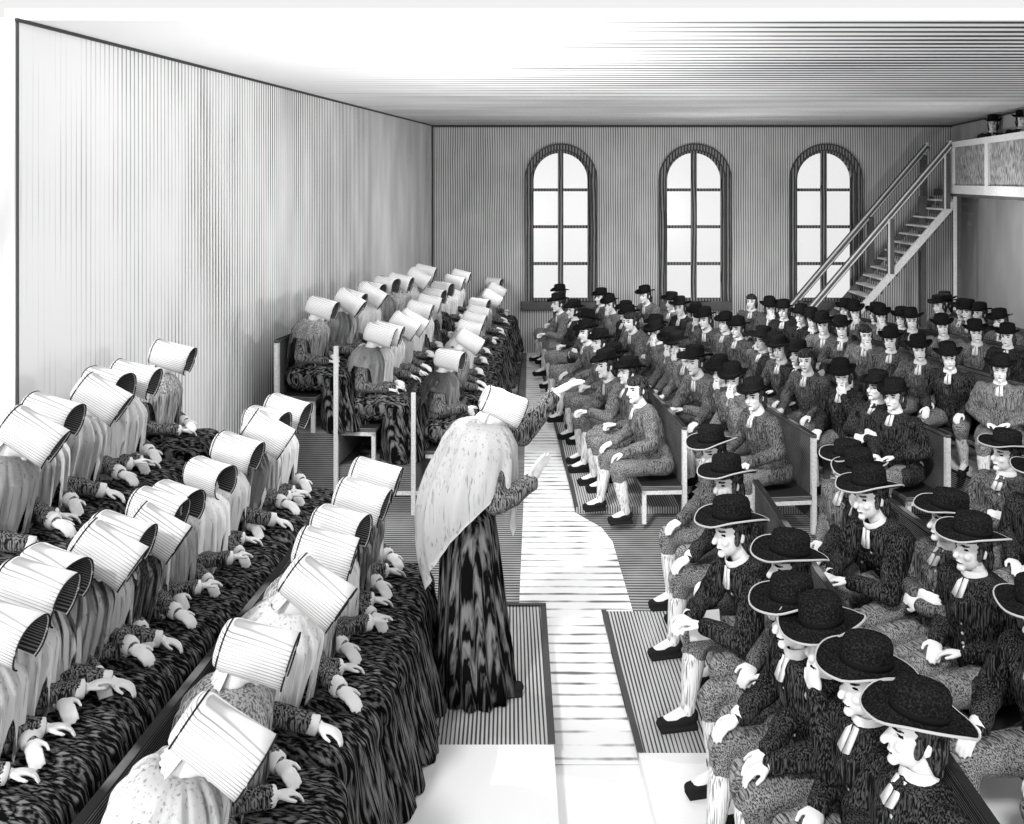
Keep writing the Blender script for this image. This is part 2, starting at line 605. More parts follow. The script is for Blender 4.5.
# poses: lean, yaw, pitch, arms [(elbow, wrist, hand forward, hand up)] for the local -x and +x arm, knees, ankles
KN = [Vector((-0.12, -0.45, 0.50)), Vector((0.12, -0.45, 0.50))]
AN = [Vector((-0.11, -0.44, 0.095)), Vector((0.12, -0.40, 0.095))]
KW = [Vector((-0.19, -0.43, 0.50)), Vector((0.19, -0.44, 0.50))]
AW = [Vector((-0.16, -0.50, 0.095)), Vector((0.20, -0.36, 0.095))]
POSES = [
    dict(lean=6, yaw=4, pitch=-3, arms=[(PX((-0.27, 0.0, 0.74)), PX((-0.09, -0.24, 0.66)), (0.6, -0.6, -0.1), (0.2, 0.1, 1)),
                                       (PX((0.27, 0.0, 0.74)), PX((0.10, -0.22, 0.68)), (-0.6, -0.5, -0.1), (-0.2, 0.1, 1))], kn=KN, an=AN, t='hands clasped in lap'),
    dict(lean=16, yaw=22, pitch=-3, arms=[(PX((-0.28, -0.14, 0.74)), PX((-0.17, -0.38, 0.64)), (0.15, -0.9, -0.35), (0, 0.3, 1)),
                                         (PX((0.28, -0.14, 0.74)), PX((0.17, -0.37, 0.64)), (-0.15, -0.9, -0.35), (0, 0.3, 1))], kn=KW, an=AW, t='hands on knees'),
    dict(lean=-2, yaw=-12, pitch=-4, arms=[(PX((-0.26, -0.08, 0.74)), PX((-0.02, -0.21, 0.80)), (1, -0.05, 0.12), (0, -0.9, 0.3)),
                                          (PX((0.26, -0.08, 0.73)), PX((0.03, -0.24, 0.75)), (-1, -0.05, 0.05), (0, -0.9, 0.3))], kn=KN, an=AW, t='arms folded'),
    dict(lean=12, yaw=30, pitch=4, arms=[(PX((-0.25, -0.12, 0.76)), PX((-0.12, -0.36, 0.64)), (0.25, -0.9, -0.3), (0, 0.3, 1)),
                                          (PX((0.22, -0.26, 0.78)), PX((0.085, -0.245, 1.00)), (-0.25, -0.05, 1), (0.3, -1, 0))], kn=KW, an=AN, t='one hand raised to chin'),
    dict(lean=30, yaw=10, pitch=-6, arms=[(PX((-0.24, -0.36, 0.66)), PX((-0.07, -0.52, 0.66)), (0.6, -0.7, 0), (0.2, 0, 1)),
                                         (PX((0.24, -0.36, 0.66)), PX((0.08, -0.50, 0.68)), (-0.6, -0.7, 0), (-0.2, 0, 1))], kn=KW, an=AW, t='leaning forward on elbows'),
]
HAT = hat_meshes(0.112, 0.190, 0.34, '')
HAT2 = hat_meshes(0.098, 0.134, 0.5, '')
HAIR = hair_mesh()
LOWHAIR = HAIR

MEN = []
for i, p in enumerate(POSES):
    T, H = frames(p['lean'], p['yaw'], p['pitch'])
    d = dict(T=T, H=H, t=p['t'])
    d['body'] = body_mesh('person_body', T, H, p['arms'], p['kn'], p['an'])
    cm = coat_mesh('coat', T, p['arms'], seed=i)
    d['coat'] = []
    for k in range(3):
        c2 = cm.copy()
        c2.materials.append(M['coat%d' % k])
        d['coat'].append(c2)
    d['breeches'] = breeches_mesh('breeches', p['kn'], p['an'], i)
    d['breeches'].materials.append(M['breeches'])
    d['stocking'] = [stocking_mesh('stocking', k, a) for k, a in zip(p['kn'], p['an'])]
    d['shoe'] = [shoe_mesh('shoe', a) for a in p['an']]
    for s in d['stocking']:
        s.materials.append(M['stocking'])
    for s in d['shoe']:
        s.materials.append(M['shoe'])
    d['collar'] = collar_mesh(T)
    d['collar'].materials.append(M['linen'])
    d['cuff'] = [cuff_mesh(a[0], a[1]) for a in p['arms']]
    for s in d['cuff']:
        s.materials.append(M['linen'])
    d['button'] = button_meshes(T)
    MEN.append(d)


def make_man(v, coat, hat, near):
    d = MEN[v]
    o = link('person', d['body'])
    ct = link('coat', d['coat'][coat], None, o)
    link('breeches', d['breeches'], None, o)
    for k in (0, 1):
        link('stocking', d['stocking'][k], None, o)
        link('shoe', d['shoe'][k], None, o)
    link('collar', d['collar'], None, o)
    link('hair', HAIR, None, o, d['H'])
    if near:
        for k in (0, 1):
            link('cuff', d['cuff'][k], None, ct)
        for bt in d['button']:
            link('button', bt, None, ct)
    if hat:
        hm = HAT if hat == 1 else HAT2
        tilt = d['H'] @ Matrix.Translation((0, 0.005, 0.082)) @ Matrix.Rotation(R(-4 if hat == 1 else 3), 4, 'X')
        h = link('hat', hm[0], None, o, tilt)
        if near:
            link('brim_highlight', hm[1], None, h)
            link('hat_band', hm[2], None, h)
    return o


# ---- women
def bonnet_meshes():
    n = 36
    A0, A1 = R(-62), R(242)

    def arc(y, sc, k=1.0, zoff=0.0):
        out = []
        for j in range(n + 1):
            t = A0 + (A1 - A0) * j / n
            c, s = math.cos(t), math.sin(t)
            x = 0.118 * math.copysign(abs(c) ** 0.78, c)
            z = 0.122 * math.copysign(abs(s) ** 0.78, s)
            out.append(Vector((x * sc * k, y, (z * sc * k) + 0.030 + zoff)))
        return out
    prof = [(0.152, 0.30), (0.150, 0.62), (0.140, 0.82), (0.120, 0.94), (0.090, 1.0), (0.02, 1.0), (-0.08, 1.02), (-0.16, 1.05), (-0.235, 1.09)]
    bm = bmesh.new()
    V = [[bm.verts.new(p) for p in arc(y, s)] for y, s in prof]
    W = [[bm.verts.new(p) for p in arc(y if i else y - 0.006, s, 0.965 if i else 0.9)] for i, (y, s) in enumerate(prof)]
    for i in range(len(V) - 1):
        for j in range(n):
            bm.faces.new((V[i][j], V[i][j + 1], V[i + 1][j + 1], V[i + 1][j]))
            bm.faces.new((W[i][j], W[i + 1][j], W[i + 1][j + 1], W[i][j + 1]))
    bm.faces.new(V[0])
    bm.faces.new(W[0][::-1])
    for j in range(n):
        bm.faces.new((V[-1][j], V[-1][j + 1], W[-1][j + 1], W[-1][j]))
    for i in range(len(V) - 1):
        bm.faces.new((V[i][0], V[i + 1][0], W[i + 1][0], W[i][0]))
        bm.faces.new((V[i][n], W[i][n], W[i + 1][n], V[i + 1][n]))
    me = to_mesh(bm, 'bonnet', True)
    me.materials.append(M['bonnet'])
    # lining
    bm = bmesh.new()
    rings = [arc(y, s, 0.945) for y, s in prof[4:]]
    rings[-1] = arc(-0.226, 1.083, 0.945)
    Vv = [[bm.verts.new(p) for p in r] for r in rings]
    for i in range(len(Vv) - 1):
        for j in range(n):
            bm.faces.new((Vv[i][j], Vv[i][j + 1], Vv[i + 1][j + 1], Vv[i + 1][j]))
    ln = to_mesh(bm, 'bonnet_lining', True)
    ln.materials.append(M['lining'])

    def wire(pts, r):
        bm = bmesh.new()
        rings = []
        for i, p in enumerate(pts):
            a, b = pts[max(0, i - 1)], pts[min(len(pts) - 1, i + 1)]
            q = (b - a).to_track_quat('Z', 'Y').to_matrix()
            rings.append([p + q @ Vector((r * math.cos(t), r * math.sin(t), 0)) for t in [2 * math.pi * j / 6 for j in range(6)]])
        loft(bm, rings)
        return bm
    ed = to_mesh(wire(arc(-0.235, 1.09, 0.985), 0.0050), 'bonnet_edge', True)
    ed.materials.append(M['edge'])
    sm = to_mesh(wire(arc(0.118, 0.965, 1.0), 0.0042), 'bonnet_seam', True)
    sm.materials.append(M['edge'])
    # gathered curtain at the nape
    bm = bmesh.new()
    rings = []
    for z, r0 in ((-0.055, 0.085), (-0.10, 0.100), (-0.150, 0.125), (-0.152, 0.119), (-0.10, 0.094), (-0.055, 0.079)):
        ring = []
        for j in range(25):
            t = R(20) + R(140) * j / 24
            rr = r0 + 0.006 * math.sin(j * 1.9)
            ring.append(Vector((rr * math.cos(t), rr * math.sin(t) * 0.9 + 0.02, z)))
        rings.append(ring)
    Vv = [[bm.verts.new(p) for p in r] for r in rings]
    for i in range(len(Vv)):
        for j in range(24):
            k = (i + 1) % len(Vv)
            bm.faces.new((Vv[i][j], Vv[i][j + 1], Vv[k][j + 1], Vv[k][j]))
    ct = to_mesh(bm, 'bonnet_curtain', True)
    ct.materials.append(M['shawl'])
    return me, ln, ed, sm, ct


BON = bonnet_meshes()


def shawl_mesh(front=0.30, back=0.30, base=0.17, seed=0, wide=1.0, top=1.085):
    bm = bmesh.new()
    n, K = 72, 16
    rows = []
    for i in range(K + 1):
        t = i / K
        row = []
        for j in range(n):
            th = 2 * math.pi * j / n       # 0 = front (-y)
            ex, ey = 0.238 * wide, 0.178
            dx, dy = math.sin(th), -math.cos(th)
            Rr = 1.0 / math.sqrt((dx / ex) ** 2 + (dy / ey) ** 2)
            fd = min(abs(th - R(32)), abs(th - R(328)))
            bk = abs(th - math.pi)
            L = base + front * max(0, 1 - fd / R(40)) ** 0.9 + back * max(0, 1 - bk / R(70)) ** 1.0
            if abs(th) < R(8) or abs(th - 2 * math.pi) < R(8):
                L *= 0.7
            t0 = 0.42
            if t < t0:
                q = t / t0
                r = 0.062 + (Rr - 0.062) * q ** 0.85
                z = top - 0.115 * q ** 1.7
            else:
                q = (t - t0) / (1 - t0)
                r = Rr * (1 + 0.10 * q * (1 - 0.3 * q))
                z = top - 0.115 - L * q
                # panels gather inward as they fall to a point
            fold = 0.010 * math.sin(th * 13 + seed) + 0.007 * math.sin(th * 23 + 2 * seed + t * 3)
            r += fold * min(1, t * 2.0)
            row.append(Vector((dx * r, dy * r, z)))
        rows.append(row)
    V = [[bm.verts.new(p) for p in r] for r in rows]
    for i in range(K):
        for j in range(n):
            k = (j + 1) % n
            bm.faces.new((V[i][j], V[i][k], V[i + 1][k], V[i + 1][j]))
    bmesh.ops.solidify(bm, geom=bm.faces[:], thickness=0.008)
    return to_mesh(bm, 'shawl', True)


def bodice_mesh(T, arms, seed=0, sh=0.155):
    bm = bmesh.new()
    rings = []
    for z, rx, ry in ((0.46, 0.17, 0.13), (0.60, 0.14, 0.11), (0.68, 0.128, 0.10), (0.84, 0.165, 0.135), (0.95, 0.165, 0.115), (1.02, 0.10, 0.08), (1.05, 0.066, 0.066)):
        rings.append(ering((0, 0, z), rx, ry, 24, T))
    loft(bm, rings)
    for s, (el, wr, fw, up) in zip((-1, 1), arms):
        el, wr = Vector(el), Vector(wr)
        cap(bm, T @ Vector((s * sh, 0, 0.965)), el, 0.064, 0.056)
        cap(bm, el, el.lerp(wr, 0.92), 0.056, 0.038)
    me = remesh(bm, 'bodice', 0.012, 3, 0.8)
    wrinkle(me, 0.007, 10, seed)
    return me


def skirt_mesh(seed=0):
    bm = bmesh.new()
    ell(bm, (0, 0.0, 0.50), (0.22, 0.19, 0.14))
    for s in (-1, 1):
        cap(bm, (s * 0.10, 0, 0.51), (s * 0.12, -0.42, 0.50), 0.135, 0.115)
    cap(bm, (0, 0, 0.50), (0, -0.42, 0.50), 0.13, 0.11)
    rings = []
    for z, cy, rx, ry in ((0.56, -0.38, 0.20, 0.15), (0.45, -0.39, 0.235, 0.165), (0.30, -0.40, 0.255, 0.185), (0.12, -0.42, 0.275, 0.21), (0.0, -0.43, 0.29, 0.23)):
        rings.append(ering((0, cy, z), rx, ry, 32))
    loft(bm, rings)
    me = remesh(bm, 'skirt', 0.014, 4, 1.0)
    nrm = [v.normal.copy() for v in me.vertices]
    for v, nn in zip(me.vertices, nrm):
        p = v.co
        a = math.atan2(p.x, -(p.y + 0.12))
        k = min(1, max(0, (0.62 - p.z) / 0.35))
        f = math.sin(a * 15 + seed + 1.5 * math.sin(p.z * 5 + seed)) + 0.5 * math.sin(a * 27 + 2 * seed)
        g = math.sin(p.x * 62 + 3 * math.sin(p.y * 6 + seed) + seed) * max(0, nn.z) * (1 if p.z > 0.5 else 0)
        v.co = p + nn * (0.015 * f * (0.10 + k) + 0.011 * g)
        if v.co.z < 0.004:
            v.co.z = 0.004
    me.update()
    return me


WPOSES = [
    dict(lean=8, yaw=0, pitch=14, roll=0, arms=[(PX((-0.235, -0.04, 0.74)), PX((-0.08, -0.27, 0.67)), (0.5, -0.7, -0.15), (0.2, 0.1, 1)),
                                                (PX((0.235, -0.04, 0.74)), PX((0.09, -0.25, 0.69)), (-0.6, -0.6, -0.1), (-0.2, 0.1, 1))], t='hands folded in lap'),
    dict(lean=13, yaw=8, pitch=30, roll=4, arms=[(PX((-0.235, -0.10, 0.74)), PX((-0.13, -0.37, 0.66)), (0.2, -0.9, -0.25), (0.1, 0.2, 1)),
                                                 (PX((0.235, -0.10, 0.74)), PX((0.11, -0.34, 0.68)), (-0.3, -0.9, -0.2), (-0.1, 0.2, 1))], t='head bowed low'),
    dict(lean=4, yaw=-14, pitch=8, roll=-3, arms=[(PX((-0.235, -0.06, 0.75)), PX((-0.06, -0.30, 0.72)), (0.6, -0.6, 0.1), (0.2, 0.1, 1)),
                                                  (PX((0.235, -0.04, 0.74)), PX((0.10, -0.27, 0.68)), (-0.6, -0.6, -0.1), (-0.2, 0.1, 1))], t='head slightly turned'),
]
WK = [Vector((-0.11, -0.42, 0.50)), Vector((0.11, -0.42, 0.50))]
WA = [Vector((-0.10, -0.42, 0.095)), Vector((0.10, -0.42, 0.095))]
WOMEN = []
for i, p in enumerate(WPOSES):
    T, H = frames(p['lean'], p['yaw'], p['pitch'], p['roll'])
    H = H @ Matrix.Scale(0.90, 4)
    d = dict(T=T, H=H, t=p['t'])
    d['body'] = body_mesh('person_body', T, H, p['arms'], WK, WA, sh=0.145, hsc=0.86)
    d['bodice'] = bodice_mesh(T, p['arms'], i)
    d['bodice'].materials.append(M['bodice'])
    d['skirt'] = skirt_mesh(i * 1.7)
    d['skirt'].materials.append(M['dress'])
    d['shawl'] = shawl_mesh(0.44, 0.44, 0.045, i)
    d['shawl'].materials.append(M['shawl'])
    d['shawlg'] = d['shawl'].copy()
    d['shawlg'].materials.clear()
    d['shawlg'].materials.append(M['shawlgrey'])
    d['cuff'] = [cuff_mesh(a[0], a[1]) for a in p['arms']]
    for s in d['cuff']:
        s.materials.append(M['linen'])
    WOMEN.append(d)


def add_bonnet(o, H, near, extra=None):
    mt = H @ Matrix.Translation((0, 0.006, 0)) @ Matrix.Scale(0.86, 4)
    if extra is not None:
        mt = mt @ extra
    b = link('bonnet', BON[0], None, o, mt)
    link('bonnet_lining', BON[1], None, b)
    link('bonnet_edge', BON[2], None, b)
    if near:
        link('bonnet_seam', BON[3], None, b)
        link('bonnet_curtain', BON[4], None, b)
    return b


def make_woman(v, grey, near):
    d = WOMEN[v]
    o = link('person', d['body'])
    bd = link('bodice', d['bodice'], None, o)
    link('skirt', d['skirt'], None, o)
    link('shawl', d['shawlg' if grey else 'shawl'], None, o, d['T'])
    if near:
        for k in (0, 1):
            link('cuff', d['cuff'][k], None, bd)
    add_bonnet(o, d['H'], near)
    return o


# ------------------------------------------------------------------ the room
CEIL = 4.61
YB = 18.2
XL0, XR0 = -1.52, 9.0            # back corners
YL1, XL1 = 6.16, -3.37           # near end of the left wall
dirL = (XL0 - XL1) / (YB - YL1)
dirR = 0.217
YR1 = 10.5
XR1 = XR0 - dirR * (YB - YR1)


def struct(name, bm, mat, smooth=False):
    o = link(name, to_mesh(bm, name, smooth), mat)
    o['kind'] = 'structure'
    return o


# floor boards (inside the room) and the pale ground before it
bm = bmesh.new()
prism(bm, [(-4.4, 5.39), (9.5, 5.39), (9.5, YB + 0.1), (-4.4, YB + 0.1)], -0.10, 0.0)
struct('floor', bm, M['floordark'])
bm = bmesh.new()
prism(bm, [(0.10, 5.39), (0.80, 5.39), (0.80, 7.16), (1.02, 7.3), (1.02, 8.7), (0.95, 9.05), (0.72, 9.45), (0.60, YB), (0.40, YB), (0.17, 9.45), (0.10, 7.4)], 0.0005, 0.006)  # light patch laid as a pale slab, outline cut along the shadow edges
struct('floor_aisle_lit', bm, M['floor'])
bm = bmesh.new()
for x, z in ((-1.79, 1.76), (-0.98, 1.27)):
    box(bm, (x - 0.022, 9.40, 0.0), (x + 0.022, 9.445, z))
box(bm, (-2.62, 9.42, 0.20), (-0.02, 9.445, 0.235))
struct('trim_6', bm, M['woodpale'])
bm = bmesh.new()
prism(bm, [(-7, 1.0), (9, 1.0), (9, 5.39), (-7, 5.39)], -0.12, -0.004)
struct('floor_front', bm, M['ground'])

# left wall, its top moulding line and its near post line
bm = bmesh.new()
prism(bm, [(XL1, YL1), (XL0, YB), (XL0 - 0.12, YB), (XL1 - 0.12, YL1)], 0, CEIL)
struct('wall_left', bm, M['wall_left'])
bm = bmesh.new()
bar(bm, (XL1 + 0.006, YL1, CEIL - 0.012), (XL0 + 0.006, YB, CEIL - 0.012), 0.03, 0.022)
bar(bm, (XL1 + 0.006, YL1 + 0.02, 0), (XL1 + 0.006, YL1 + 0.02, CEIL), 0.014, 0.02)
struct('trim_1', bm, M['trim'])
bm = bmesh.new()
bar(bm, (XL0 + 0.02, YB - 0.02, 0.0), (XL0 + 0.02, YB - 0.02, CEIL), 0.03, 0.03)
bar(bm, (XL0, YB - 0.015, CEIL - 0.025), (XR0, YB - 0.015, CEIL - 0.025), 0.03, 0.04)
struct('trim_2', bm, M['trim'])

# right wall
bm = bmesh.new()
prism(bm, [(XR1, YR1), (XR1 + 0.12, YR1), (XR0 + 0.12, YB), (XR0, YB)], 0, CEIL)
struct('wall_right', bm, M['wall_right'])
bm = bmesh.new()
bar(bm, (XR1 - 0.006, YR1, CEIL - 0.015), (XR0 - 0.006, YB, CEIL - 0.015), 0.03, 0.03)
struct('trim_3', bm, M['trim'])

# ceiling
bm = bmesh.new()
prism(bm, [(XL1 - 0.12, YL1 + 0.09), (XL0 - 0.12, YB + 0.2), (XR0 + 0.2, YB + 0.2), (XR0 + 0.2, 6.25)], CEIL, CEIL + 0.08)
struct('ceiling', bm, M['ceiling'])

# back wall with three arched openings
WIN = [(1.09, 0.57), (3.80, 0.57), (6.44, 0.57)]
ZB, ZS = 1.08, 3.50
WT = 0.30


def arch_pts(cx, hw, zb, zs, n=20):
    pts = [(cx - hw, zb), (cx + hw, zb)]
    for k in range(n + 1):
        t = math.pi * k / n
        pts.append((cx + hw * math.cos(t), zs + hw * math.sin(t)))
    return pts


def extrude_xz(bm, pts, y0, y1):
    a = [bm.verts.new((x, y0, z)) for x, z in pts]
    b = [bm.verts.new((x, y1, z)) for x, z in pts]
    n = len(pts)
    bm.faces.new(a)
    bm.faces.new(b[::-1])
    for i in range(n):
        bm.faces.new((a[i], b[i], b[(i + 1) % n], a[(i + 1) % n]))


bm = bmesh.new()
box(bm, (XL0 - 0.12, YB, 0), (XR0 + 0.12, YB + WT, CEIL))
wb = struct('wall_back', bm, M['wall_back'])
bm = bmesh.new()
for cx, hw in WIN:
    extrude_xz(bm, arch_pts(cx, hw + 0.05, ZB - 0.05, ZS), YB - 0.2, YB + WT + 0.2)
cut = link('cutter', to_mesh(bm, 'cutter'))
md = wb.modifiers.new('b', 'BOOLEAN')
md.operation = 'DIFFERENCE'
md.solver = 'EXACT'
md.object = cut
dg = bpy.context.evaluated_depsgraph_get()
dg.update()
nm = bpy.data.meshes.new_from_object(wb.evaluated_get(dg))
wb.modifiers.clear()
wb.data = nm
bpy.data.objects.remove(cut)


def arch_band(bm, cx, hi, ho, zb, zs, y0, y1, n=20, bottom=True):
    def prof(h, z0):
        return [(cx - h, z0)] + [(cx + h * math.cos(t), zs + h * math.sin(t)) for t in [math.pi - math.pi * k / n for k in range(n + 1)]] + [(cx + h, z0)]
    P, Q = prof(hi, zb), prof(ho, zb - (ho - hi) if bottom else zb)
    rows = []
    for (a, b), (c, d) in zip(P, Q):
        rows.append([Vector((a, y0, b)), Vector((c, y0, d)), Vector((c, y1, d)), Vector((a, y1, b))])
    loft(bm, rows)


for i, (cx, hw) in enumerate(WIN):
    bm = bmesh.new()
    arch_band(bm, cx, hw - 0.02, hw + 0.06, ZB, ZS, YB + 0.06, YB + 0.16)
    box(bm, (cx - hw - 0.05, YB + 0.05, ZB - 0.06), (cx + hw + 0.05, YB + 0.17, ZB + 0.02))
    wn = struct('window_%d' % (i + 1), bm, M['frame'])
    # moulded architrave on the wall face
    bm = bmesh.new()
    arch_band(bm, cx, hw + 0.035, hw + 0.15, ZB - 0.02, ZS, YB - 0.05, YB + 0.01)
    link('window_architrave', to_mesh(bm, 'a'), M['frame'], wn)
    bm = bmesh.new()
    arch_band(bm, cx, hw + 0.145, hw + 0.165, ZB - 0.02, ZS, YB - 0.065, YB + 0.0)
    arch_band(bm, cx, hw + 0.025, hw + 0.045, ZB - 0.02, ZS, YB - 0.065, YB + 0.0)
    link('architrave_bead', to_mesh(bm, 'a'), M['trim'], wn)
    bm = bmesh.new()
    box(bm, (cx - 0.055, YB + 0.07, ZB), (cx + 0.055, YB + 0.15, ZS + hw))
    for z in (1.80, 2.55, 3.30):
        box(bm, (cx - hw, YB + 0.08, z - 0.030), (cx + hw, YB + 0.14, z + 0.030))
    link('muntin', to_mesh(bm, 'm'), M['frame'], wn)
    bm = bmesh.new()
    extrude_xz(bm, arch_pts(cx, hw, ZB, ZS), YB + 0.105, YB + 0.115)
    link('pane', to_mesh(bm, 'p'), M['glass'], wn)
    bm = bmesh.new()
    box(bm, (cx - hw - (0.24 if i == 0 else 0.16), YB - 0.13, ZB - 0.20), (cx + hw + 0.16, YB + 0.02, ZB - 0.03))
    bevel_all(bm, 0.012)
    link('window_sill', to_mesh(bm, 's'), M['wood'], wn)


# raised floors for the benches
def platform(name, pts, z0, z1, mat, edge=None):
    bm = bmesh.new()
    prism(bm, pts, z0, z1)
    o = struct(name, bm, mat)
    return o


SL = 0.13        # splay of the left benches
platform('floor_platform_near_left', [(-3.55, 5.39), (0.28, 5.39), (0.30, 7.16), (-3.3, 7.16)], 0.0, 0.12, M['step'])
platform('floor_platform_front_left', [(-3.6, 1.6), (0.24, 1.6), (0.28, 5.388), (-3.55, 5.388)], 0.0, 0.12, M['ground'])
platform('floor_tier_near_middle', [(-2.35, 1.6), (-1.42, 1.6), (-1.22, 6.95), (-2.15, 6.95)], 0.121, 0.48, M['tier'])
platform('floor_tier_near_top', [(-3.4, 1.6), (-2.352, 1.6), (-2.152, 7.3), (-3.15, 7.3)], 0.121, 0.84, M['tier'])
x0 = lambda x, y: x + SL * (y - 9.45)
Y0, Y1 = 9.45, 17.6
platform('floor_platform_far_left', [(-0.97, Y0), (-0.02, Y0), (0.30, Y1), (x0(-0.97, Y1), Y1)], 0.0, 0.22, M['tier'])
platform('floor_tier_far_middle', [(-1.78, Y0), (-0.972, Y0), (x0(-0.972, Y1), Y1), (x0(-1.78, Y1), Y1)], 0.0, 0.50, M['tier'])
platform('floor_tier_far_top', [(-2.62, Y0), (-1.782, Y0), (x0(-1.782, 15.2), 15.2), (x0(-2.42, 15.2), 15.2)], 0.0, 0.84, M['tier'])
platform('floor_platform_near_right', [(0.79, 5.39), (4.4, 5.39), (4.4, 7.16), (0.76, 7.16)], 0.0, 0.07, M['step'])
platform('floor_platform_front_right', [(0.84, 1.6), (4.4, 1.6), (4.4, 5.388), (0.79, 5.388)], 0.0, 0.07, M['ground'])
platform('floor_platform_far_right', [(0.72, 9.45), (4.5, 9.45), (4.0, 17.6), (0.60, 17.6)], 0.0, 0.07, M['step'])
EDG = lambda y: 4.62 - 0.24 * (y - 9.0)
RW = lambda y: XR0 - dirR * (YB - y) - 0.01
platform('floor_platform_raised_right', [(EDG(8.4), 8.4), (8.2, 8.4), (8.2, 10.4), (RW(10.52), 10.52), (RW(17.9), 17.9), (EDG(17.9), 17.9)], 0.0, 0.55, M['tier'])
bm = bmesh.new()
prism(bm, [(EDG(8.38) - 0.03, 8.38), (EDG(8.38) + 0.32, 8.38), (EDG(14) + 0.32, 14.0), (EDG(14) - 0.03, 14.0)], 0.551, 0.575)
struct('trim_4', bm, M['woodpale'])
bm = bmesh.new()
prism(bm, [(0.245, 5.39), (0.29, 5.39), (0.31, 7.17), (0.265, 7.17)], 0.121, 0.128)
prism(bm, [(-0.03, 7.13), (0.31, 7.13), (0.31, 7.17), (-0.03, 7.17)], 0.1285, 0.132)
prism(bm, [(0.78, 5.39), (0.82, 5.39), (0.79, 7.17), (0.75, 7.17)], 0.071, 0.078)
prism(bm, [(0.71, 9.44), (0.75, 9.44), (0.63, 17.6), (0.59, 17.6)], 0.071, 0.078)
struct('trim_5', bm, M['trim'])


# ------------------------------------------------------------------ seating rows
def world_of(px, py, z):
    s = (py - VY) / (HC - z)
    return Vector(((px - VX) / s, F / s, z))


ORD = ['first', 'second', 'third', 'fourth', 'fifth', 'sixth', 'seventh', 'eighth', 'ninth', 'tenth', 'eleventh', 'twelfth',
       'thirteenth', 'fourteenth', 'fifteenth', 'sixteenth', 'seventeenth', 'eighteenth', 'nineteenth', 'twentieth']


def make_bench(label, cat_group, p0, p1, plat, face, pale_ends, seat_h=0.375, back_h=0.93, mat='wood', near_leg=True):
    """bench from p0 (near end) to p1, people face `face` (unit xy)"""
    p0, p1 = Vector((p0[0], p0[1], 0)), Vector((p1[0], p1[1], 0))
    L = (p1 - p0).length
    c = (p0 + p1) / 2
    ang = math.atan2(face[1], face[0]) + math.pi / 2      # local -Y -> face
    o = bpy.data.objects.new('bench', None)
    COL.objects.link(o)
    o.location = (c.x, c.y, plat)
    o.rotation_euler = (0, 0, ang)
    o.empty_display_size = 0.2
    tag(o, label, 'bench', cat_group)
    h = L / 2
    bm = bmesh.new()
    box(bm, (-h, -0.16, seat_h - 0.045), (h, 0.26, seat_h))
    bevel_all(bm, 0.008)
    link('seat', to_mesh(bm, 'seat'), M[mat], o)
    bm = bmesh.new()
    box(bm, (-h, 0.265, seat_h - 0.25), (h, 0.290, back_h))
    link('backrest', to_mesh(bm, 'backrest'), M[mat], o)
    bm = bmesh.new()
    box(bm, (-h, 0.255, back_h), (h, 0.305, back_h + 0.035))
    bevel_all(bm, 0.006)
    link('top_rail', to_mesh(bm, 'rail'), M['wood'], o)
    for s in (-1, 1):
        x = s * (h - 0.02)
        bm = bmesh.new()
        box(bm, (x - 0.022, 0.255, 0), (x + 0.022, 0.30, back_h))
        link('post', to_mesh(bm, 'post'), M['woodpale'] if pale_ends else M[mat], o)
        bm = bmesh.new()
        box(bm, (x - 0.018, -0.15, 0), (x + 0.018, -0.11, seat_h - 0.045))
        box(bm, (x - 0.018, -0.15, seat_h - 0.085), (x + 0.018, 0.25, seat_h - 0.046))
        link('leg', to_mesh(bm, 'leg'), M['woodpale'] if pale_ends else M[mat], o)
    n = max(0, int(L / 1.6) - 1)
    for k in range(n):
        x = -h + L * (k + 1) / (n + 1)
        bm = bmesh.new()
        box(bm, (x - 0.02, -0.14, 0), (x + 0.02, 0.24, seat_h - 0.046))
        link('leg', to_mesh(bm, 'leg'), M[mat], o)
    return o


BASEH = 1.19      # local height of the middle of the head


